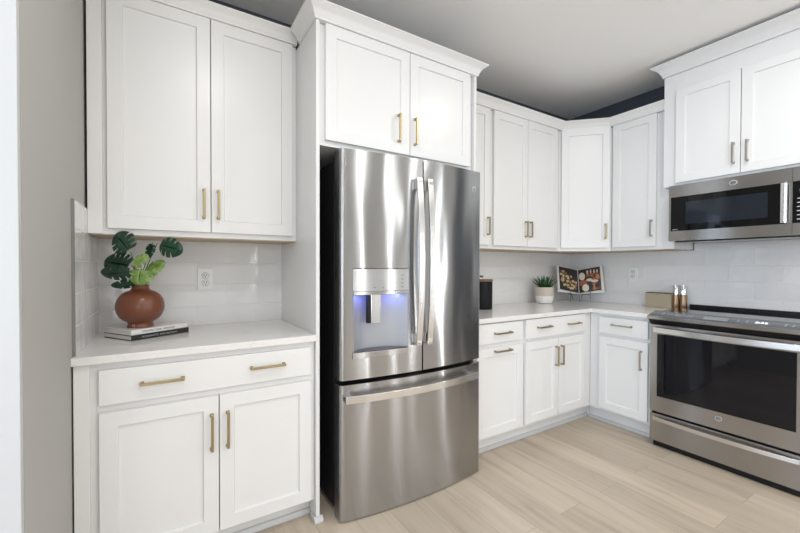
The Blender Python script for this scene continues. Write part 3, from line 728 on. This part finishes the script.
def bow_h(x0, x1, z0, z1, yb, b0, b1, posts, th=0.012, n=22):
    mb = MB(); V = []
    for i in range(n + 1):
        u = 2 * i / n - 1; x = x0 + (x1 - x0) * i / n; y = yb - b0 - (b1 - b0) * (1 - u * u)
        V += [(x, y, z0), (x, y, z1), (x, y + th, z1 - 0.003), (x, y + th, z0 + 0.003)]
    mb.add(V, [(4 * i + k, 4 * i + (k + 1) % 4, 4 * i + 4 + (k + 1) % 4, 4 * i + 4 + k) for i in range(n) for k in range(4)] + [(0, 1, 2, 3), (4 * n + 3, 4 * n + 2, 4 * n + 1, 4 * n)])
    for x in (x0 + 0.004, x1 - 0.034): mb.box(x, x + 0.030, yb - b0 + 0.002, yb - 0.0003, z0 + 0.005, z1 - 0.005)
    return mb
bow_h(0.030, 0.730, 0.793, 0.828, yo, 0.020, 0.048, 0).build('handle', sbar, od, bevel=0.002)
emblem(od, face_neg_y(0.383, yo - 0.0002, 0.3165 - 0.004), 0.016, MAT['pale_emblem'])
dr = MB().box(0.004, 0.756, yo + 0.002, yi, 0.040, 0.229).build('storage_drawer', ss2, rg, bevel=0.003)
bow_h(0.030, 0.730, 0.186, 0.212, yo + 0.002, 0.018, 0.042, 0).build('handle', sbar, dr, bevel=0.002)

# ------------------------------------------------------------------ books and vase on left counter
def book(name, label, x, y, z, ang, w, d, h, cover, spine_text, tcol, tsize):
    """spine along local +x at y=0 (facing the room), block extends to y=+d"""
    t = thing(name, label, 'book', (x, y, z), ang, 'books under the vase')
    c = 0.0022
    mb = MB()
    mb.box(0, w, 0, d, 0, c); mb.box(0, w, 0, d, h - c, h); mb.box(0, w, 0, c, c, h - c)
    mb.build('cover', cover, t, bevel=0.0006, segs=1)
    MB().box(0.004, w - 0.004, c + 0.0002, d - 0.004, c + 0.0002, h - c - 0.0002).build('pages', paper, t)
    text('spine_title', spine_text, tsize, tcol, t, (w * 0.47, -0.0004, h / 2), (pi / 2, 0, 0))
    return t
a0 = math.atan2(0.143, 0.2265)
book('book', 'black-spined hardcover book lying on the counter, bottom of the pair under the vase', 0.158, -0.371, 0.9106, a0, 0.268, 0.213, 0.0225, bookk, 'MODERNISTIC  RESTORATIONS', mat('grey_print', (0.38, 0.38, 0.38), 0.5), 0.0115)
book('book', 'white-spined hardcover book directly under the brown vase, on the black book', 0.1565, -0.3635, 0.9336, a0 + 0.01, 0.262, 0.203, 0.0225, bookw, 'ARCHITECTURAL  INTERIORS', blackp, 0.0115)
bt = 0.9563
VX, VY = 0.187, -0.252
v = MB(); prof = [(0.046, 0.0), (0.052, 0.001), (0.053, 0.004), (0.050, 0.012), (0.050, 0.022)]
for k in range(1, 20):
    a = -pi / 2 + pi * k / 20
    prof.append((0.050 * 0 + 0.097 * (cos(a) ** 0.72), 0.096 + 0.078 * sin(a)))
prof = [q for q in prof if not (q[1] < 0.024 and q[0] > 0.06)]
prof = prof[:5] + [q for q in prof[5:] if q[1] > 0.024 and not (q[0] < 0.037 and q[1] > 0.12)]
prof += [(0.036, 0.176), (0.034, 0.184), (0.035, 0.192), (0.037, 0.195), (0.031, 0.195), (0.029, 0.185), (0.029, 0.165), (0.0, 0.165)]
v.lathe(prof[:-1] + [(0.001, 0.165)], (0, 0, 0), 48)
vo = v.build('vase', terra, angle=60); vo.location = (VX, VY, bt)
tag(vo, 'round squat brown glazed ceramic vase standing on two stacked books', 'vase')
foot_mark = MB().box(-0.004, -0.001, -0.0525, -0.0515, 0.006, 0.018).box(0.003, 0.006, -0.0525, -0.0515, 0.006, 0.018)
foot_mark.v = [tuple(Matrix.Rotation(-_yaw * 0.9, 3, 'Z') @ Vector(q)) for q in foot_mark.v]; build_each(foot_mark, 'foot_mark', mat('pink_mark', (0.55, 0.30, 0.28), 0.4), vo)

# monstera spray. u,v = picture offsets (metres) right / up from the vase neck, d = towards the camera
Rv = Vector((cos(_yaw), -sin(_yaw), 0)); Nv = Vector((-sin(_yaw), -cos(_yaw), 0)); Uz = Vector((0, 0, 1))
pl = thing('monstera_plant', 'spray of dark and light green monstera leaves standing in the brown vase', 'plant', (VX, VY, bt + 0.17))
def leaf(base, tip, width, m, tilt=0.0, slits=3, cup=0.16):
    """heart-shaped split leaf: rounded basal lobes behind the stalk, narrow forward-curving slits"""
    b = Vector(base); ax = Vector(tip) - b; L = ax.length; ax.normalize()
    nrm = (Nv * cos(tilt) + Uz * sin(tilt)); nrm = (nrm - ax * nrm.dot(ax)).normalized()
    side = ax.cross(nrm).normalized()
    N = 72; K = 8; V = []; Fc = []; idx = {}
    # outline polar about a point a quarter along the midrib
    def outline(t):      # t 0 (back, beside the stalk) .. 1 (tip): along, across
        a = pi * (1 - t)                        # angle from the tip direction
        r = 0.50 + 0.10 * cos(a) + 0.13 * max(0, cos(a)) ** 6 - 0.30 * max(0, -cos(a)) ** 10
        return 0.42 + r * cos(a) * 0.92, r * sin(a)
    cuts = [0.30 + 0.50 * (k + 0.5) / slits for k in range(slits)]
    for sgn in (-1, 1):
        for i in range(N + 1):
            t = i / N; al, ac = outline(t)
            root = 0.10 + 0.82 * t                        # where this rib leaves the midrib
            if t == 1: root = 0.97
            for k in range(K + 1):
                s_ = k / K
                al_ = root * (1 - s_) + al * s_ - 0.05 * sin(pi * s_) * (1 - t)
                ac_ = ac * s_
                z = -cup * width * s_ * s_ * 0.55 - cup * L * 0.5 * max(0, al_) ** 2 + 0.10 * width * abs(s_) * (1 - abs(s_))
                idx[(sgn, i, k)] = len(V)
                V.append(b + ax * (L * al_) + side * (sgn * ac_ * width) + nrm * z)
        for i in range(N):
            t = (i + 0.5) / N
            for k in range(K):
                s_ = (k + 0.5) / K
                if any(abs(t - c + (0.02 if sgn > 0 else 0)) < 0.008 + 0.016 * max(0, s_ - 0.45) * 2 for c in cuts) and s_ > 0.45: continue
                Fc.append((idx[(sgn, i, k)], idx[(sgn, i + 1, k)], idx[(sgn, i + 1, k + 1)], idx[(sgn, i, k + 1)]))
    mb = MB(); mb.add(V, Fc)
    me = bpy.data.meshes.new('leaf'); me.from_pydata([tuple(x) for x in mb.v], [], mb.f); me.materials.append(m)
    bm = bmesh.new(); bm.from_mesh(me); bmesh.ops.remove_doubles(bm, verts=bm.verts, dist=0.0002)
    bmesh.ops.delete(bm, geom=[q for q in bm.verts if not q.link_faces], context='VERTS'); bm.to_mesh(me); bm.free()
    for p in me.polygons: p.use_smooth = True
    o = bpy.data.objects.new('leaf', me); COL.objects.link(o); o.parent = pl
    so = o.modifiers.new('thickness', 'SOLIDIFY'); so.thickness = 0.0012
    return o
# base and tip of every leaf relative to the vase neck, width, material, tilt, slits per side
LV = [((-0.0296, -0.0995, 0.1729), (-0.0879, -0.0771, 0.2467), 0.112, leafd, 0.05, 3),
      ((-0.0255, -0.0430, 0.1114), (-0.1352, 0.0114, 0.1339), 0.112, leafd, 0.25, 4),
      ((-0.0190, -0.0942, 0.0849), (-0.1411, -0.0321, 0.0763), 0.070, leafd, -0.3, 3),
      ((-0.0101, -0.0526, 0.0389), (-0.1047, -0.0076, 0.0170), 0.045, leafd, -0.5, 2),
      ((0.0506, -0.0552, 0.2219), (0.0276, -0.0550, 0.1571), 0.045, leafd, 0.2, 2),
      ((0.0690, -0.1742, 0.2100), (0.1460, -0.2360, 0.1820), 0.088, leafd, 0.05, 3),
      ((-0.0303, -0.0872, 0.1158), (0.0227, -0.1345, 0.1553), 0.060, leafl, 0.3, 2),
      ((0.0172, -0.0815, 0.0754), (0.0821, -0.1363, 0.1293), 0.066, leafl, 0.3, 2),
      ((0.0067, -0.0985, 0.1070), (-0.0077, -0.1037, 0.0363), 0.118, leafl, 0.35, 3)]
for (b_, t_, w_, m_, ti, sl) in LV:
    bp_, tp_ = Vector(b_), Vector(t_)
    lf = leaf(bp_, tp_, w_, m_, ti, sl)
    a_ = random.uniform(0, 6.28)
    root = Vector((0.012 * cos(a_), 0.012 * sin(a_), 0.0)); neck = Vector((0.018 * cos(a_) * 0.5 + bp_.x * 0.12, 0.009 * sin(a_) + bp_.y * 0.12, 0.030))
    mid = neck.lerp(bp_, 0.5) + Uz * 0.010
    MB().tube([root, neck, neck.lerp(mid, 0.5) + Uz * 0.004, mid, mid.lerp(bp_, 0.6) + Uz * 0.003, bp_], 0.0021, 7, 0.0014).build('stem', stemm, lf)

# ------------------------------------------------------------------ items on right counter
CZ = 0.9106
t = thing('canister', 'black canister with a wooden lid beside the refrigerator', 'canister', (2.405, -0.20, CZ))
MB().lathe([(0.078, 0.0), (0.083, 0.002), (0.084, 0.006), (0.084, 0.212), (0.082, 0.215)], seg=40).build('jar', mat('matte_black_ceramic', (0.006, 0.006, 0.008), 0.5, 0, IOR=1.3), t)
lid = MB().lathe([(0.080, 0.2155), (0.087, 0.2165), (0.088, 0.219), (0.088, 0.229), (0.086, 0.2315)], seg=40).build('lid', wood, t)
MB().lathe([(0.006, 0.232), (0.006, 0.243), (0.013, 0.249), (0.016, 0.258), (0.012, 0.266), (0.004, 0.268)], seg=20).build('knob', chrome, lid)

t = thing('potted_succulent', 'small green succulent in a cream and white round pot', 'plant', (3.222, -0.163, CZ))
t.scale = (0.93, 0.93, 0.98)
MB().lathe([(0.058, 0.0), (0.070, 0.004), (0.078, 0.018), (0.083, 0.045), (0.0845, 0.070)], seg=40).build('pot_base', potl, t)
MB().lathe([(0.0845, 0.0705), (0.086, 0.095), (0.087, 0.148), (0.0855, 0.150), (0.080, 0.150), (0.079, 0.138), (0.001, 0.138)], seg=40).build('pot_rim', potu, t)
MB().lathe([(0.078, 0.1385), (0.060, 0.144), (0.001, 0.147)], seg=24).build('soil', soil, t)
mb = MB()
for ring, (cnt, tilt, L, wd_) in enumerate([(13, 62, 0.115, 0.011), (12, 45, 0.112, 0.011), (9, 27, 0.105, 0.010), (5, 10, 0.095, 0.009)]):
    for k in range(cnt):
        a = 2 * pi * (k + 0.5 * (ring % 2)) / cnt + random.uniform(-0.12, 0.12); tl = R(tilt + random.uniform(-7, 7)); LL = L * random.uniform(0.97, 1.15)
        base = Vector((0.022 * cos(a), 0.022 * sin(a), 0.140)); dirv = Vector((sin(tl) * cos(a), sin(tl) * sin(a), cos(tl)))
        sd = Vector((-sin(a), cos(a), 0)); nr = dirv.cross(sd); V = []
        for j, (s_, w_) in enumerate([(0, 0.7), (0.25, 1.0), (0.55, 0.85), (0.82, 0.45), (1.0, 0.04)]):
            p = base + dirv * (LL * s_) + Uz * (0.016 * s_ * s_)
            w2 = wd_ * w_
            V += [p + sd * w2, p + nr * w2 * 0.45, p - sd * w2, p - nr * w2 * 0.45]
        mb.add(V, [(4 * i + q, 4 * i + (q + 1) % 4, 4 * i + 4 + (q + 1) % 4, 4 * i + 4 + q) for i in range(4) for q in range(4)] + [(0, 1, 2, 3), (16, 17, 18, 19)])
tag(mb.build('succulent_leaves', succ, t, angle=80))

# cookbook on a wire stand, facing the room diagonally out of the corner
CBX, CBY = 3.630, -0.240; cr = -R(45)
st = thing('book_stand', 'grey wire stand holding the open cookbook on the counter', 'book stand', (CBX, CBY, CZ), cr)
mb = MB()
for sx in (-0.085, 0.085):
    mb.tube([(sx, -0.058, 0.003), (sx, -0.058, 0.105), (sx, -0.062, 0.112), (sx, -0.064, 0.118)], 0.0032)
    mb.tube([(sx, -0.058, 0.068), (sx, 0.020, 0.068), (sx, 0.060, 0.24)], 0.0032)
    mb.tube([(sx, 0.060, 0.22), (sx * 0.4, 0.085, 0.003)], 0.0032)
mb.tube([(-0.085, 0.020, 0.068), (0.085, 0.020, 0.068)], 0.0032)
mb.tube([(0, -0.03, 0.068), (0, -0.03, 0.003)], 0.0032); mb.tube([(0, -0.03, 0.068), (0, 0.02, 0.068)], 0.0032)
mb.tube([(-0.085, 0.060, 0.235), (0.085, 0.060, 0.235)], 0.0032)
mb.build('wire_frame', wire, st)
cbk = thing('cookbook', 'open cookbook with food photographs on both pages, in the counter corner', 'book', (CBX, CBY, CZ + 0.0725), cr)
cbk.scale = (0.93, 0.93, 0.96)
lean = Matrix.Rotation(-R(19), 4, 'X')
def pg(x, z, off=0.0):     # page surface: two leaves curving up from the gutter
    s = abs(x) / 0.212
    y = -0.004 - 0.020 * (s ** 0.55) * (1 - 0.25 * s) - 0.075 * s
    return (x, y - off, z)
HB = 0.268
def page_block(sgn):
    mb = MB(); N = 12; V = []
    for i in range(N + 1):
        x = sgn * 0.212 * i / N; p = pg(x, 0)
        lift = 0.010 * (1 - i / N)      # outer corners sit a little higher than the gutter
        V += [(x, p[1], 0.004 - lift * 0 + 0.014 * i / N), (x, p[1], HB - 0.020 + 0.022 * i / N), (x, p[1] + 0.012, HB - 0.020 + 0.022 * i / N), (x, p[1] + 0.012, 0.004 + 0.014 * i / N)]
    mb.add(V, [(4 * i + q, 4 * i + (q + 1) % 4, 4 * i + 4 + (q + 1) % 4, 4 * i + 4 + q) for i in range(N) for q in range(4)] + [(0, 1, 2, 3), (4 * N, 4 * N + 1, 4 * N + 2, 4 * N + 3)])
    mb.v = [tuple(lean @ Vector(v)) for v in mb.v]; return mb
def patch(x0, x1, z0, z1, off, N=10, shape=None):
    """printed area lying on the page: rectangle or ellipse"""
    mb = MB()
    if shape == 'e':
        cx_, cz_ = (x0 + x1) / 2, (z0 + z1) / 2; M_ = 22
        rim = [(cx_ + (x1 - x0) / 2 * cos(2 * pi * k / M_), cz_ + (z1 - z0) / 2 * sin(2 * pi * k / M_)) for k in range(M_)]
        V = [pg(cx_, cz_, off)] + [pg(x, z, off) for x, z in rim]; Fc = [(0, 1 + k, 1 + (k + 1) % M_) for k in range(M_)]
    else:
        V = []; 
        for i in range(N + 1):
            x = x0 + (x1 - x0) * i / N; sh = 0.018 * abs(x) / 0.212
            V += [pg(x, z0 + sh, off), pg(x, z1 + sh, off)]
        Fc = [(2 * i, 2 * i + 2, 2 * i + 3, 2 * i + 1) for i in range(N)]
    mb.add(V, Fc); mb.v = [tuple(lean @ Vector(v)) for v in mb.v]; return mb
MB_c = MB(); 
cov = MB(); V = []
for i in range(13):
    x = -0.218 + 0.436 * i / 12; s = abs(x) / 0.212; p = pg(x, 0)
    V += [(x, p[1] + 0.013, 0.0), (x, p[1] + 0.013, HB - 0.016 + 0.022 * s), (x, p[1] + 0.0165, HB - 0.016 + 0.022 * s), (x, p[1] + 0.0165, 0.0)]
cov.add(V, [(4 * i + q, 4 * i + (q + 1) % 4, 4 * i + 4 + (q + 1) % 4, 4 * i + 4 + q) for i in range(12) for q in range(4)] + [(0, 1, 2, 3), (48, 49, 50, 51)])
cov.v = [tuple(lean @ Vector(v)) for v in cov.v]; cov.build('cover', bookw, cbk)
for sgn in (-1, 1):
    pb = page_block(sgn).build('page_block', paper, cbk)
    x_a, x_b = (-0.196, -0.003) if sgn < 0 else (0.003, 0.192)
    ph = patch(x_a, x_b, 0.006, HB - 0.024, 0.0008).build('page_photo', dark_page, pb)
    if sgn < 0:
        for (a, b, c, d) in [(-0.188, -0.118, 0.150, 0.225), (-0.182, -0.10, 0.090, 0.160), (-0.135, -0.060, 0.110, 0.190), (-0.110, -0.020, 0.030, 0.110), (-0.160, -0.09, 0.045, 0.115), (-0.075, -0.015, 0.085, 0.145)]:
            patch(a, b, c, d, 0.0014, shape='e').build('printed_pastry', food_l, ph)
    else:
        patch(0.070, 0.188, 0.115, 0.190, 0.0013).build('printed_table', food_r, ph)
        patch(0.008, 0.075, 0.080, 0.128, 0.0013).build('printed_table', red_print, ph)
        patch(0.115, 0.185, 0.020, 0.105, 0.0013).build('printed_table', food_r, ph)
        for (a, b, c, d, mm) in [(0.008, 0.060, 0.135, 0.215, cream_print), (0.030, 0.088, 0.018, 0.092, cream_print), (0.070, 0.120, 0.118, 0.148, cream_print), (0.105, 0.170, 0.105, 0.132, cream_print), (0.150, 0.182, 0.130, 0.190, orange_print),
                             (0.075, 0.090, 0.195, 0.235, cream_print), (0.105, 0.118, 0.198, 0.238, cream_print), (0.133, 0.146, 0.198, 0.236, cream_print), (0.160, 0.172, 0.200, 0.236, cream_print), (0.125, 0.140, 0.025, 0.095, orange_print)]:
            patch(a, b, c, d, 0.0019, shape='e').build('printed_food', mm, ph)

# box and mills near the range
t = thing('storage_box', 'small tan box with a dark rim on the counter, left of the mills', 'box', (3.70, -0.793, CZ), rz)
MB().box(0, 0.186, -0.001, 0.075, 0, 0.116).build('box_body', tanbox, t, bevel=0.002)
MB().box(-0.001, 0.187, -0.002, 0.076, 0.1165, 0.122).build('lid', tandark, t, bevel=0.001)
MB().lathe([(0.006, 0.002), (0.006, 0.006), (0.003, 0.009)], (0.093, 0, 0.106), 14, 'y').build('clasp', brass_cool, t)
def mill(x, y, s, label):
    t = thing('spice_mill', label, 'mill', (x, y, CZ), 0, 'spice mills')
    MB().lathe([(0.032 * s, 0), (0.034 * s, 0.003), (0.030 * s, 0.05), (0.026 * s, 0.095), (0.025 * s, 0.112)], seg=28).build('mill_body', bronzem, t)
    MB().lathe([(0.0225 * s, 0.1125), (0.0225 * s, 0.180), (0.0205 * s, 0.184)], seg=28).build('metal_top', chrome, t)
    MB().lathe([(0.006, 0.1845), (0.006, 0.189), (0.003, 0.191)], seg=12).build('top_nut', chrome, t)
mill(3.750, -0.993, 0.82, 'copper and chrome spice mill standing next to the tan box')
mill(3.765, -1.0400, 0.82, 'copper and chrome spice mill at the counter end, beside the range')

S.cycles.max_bounces = 8
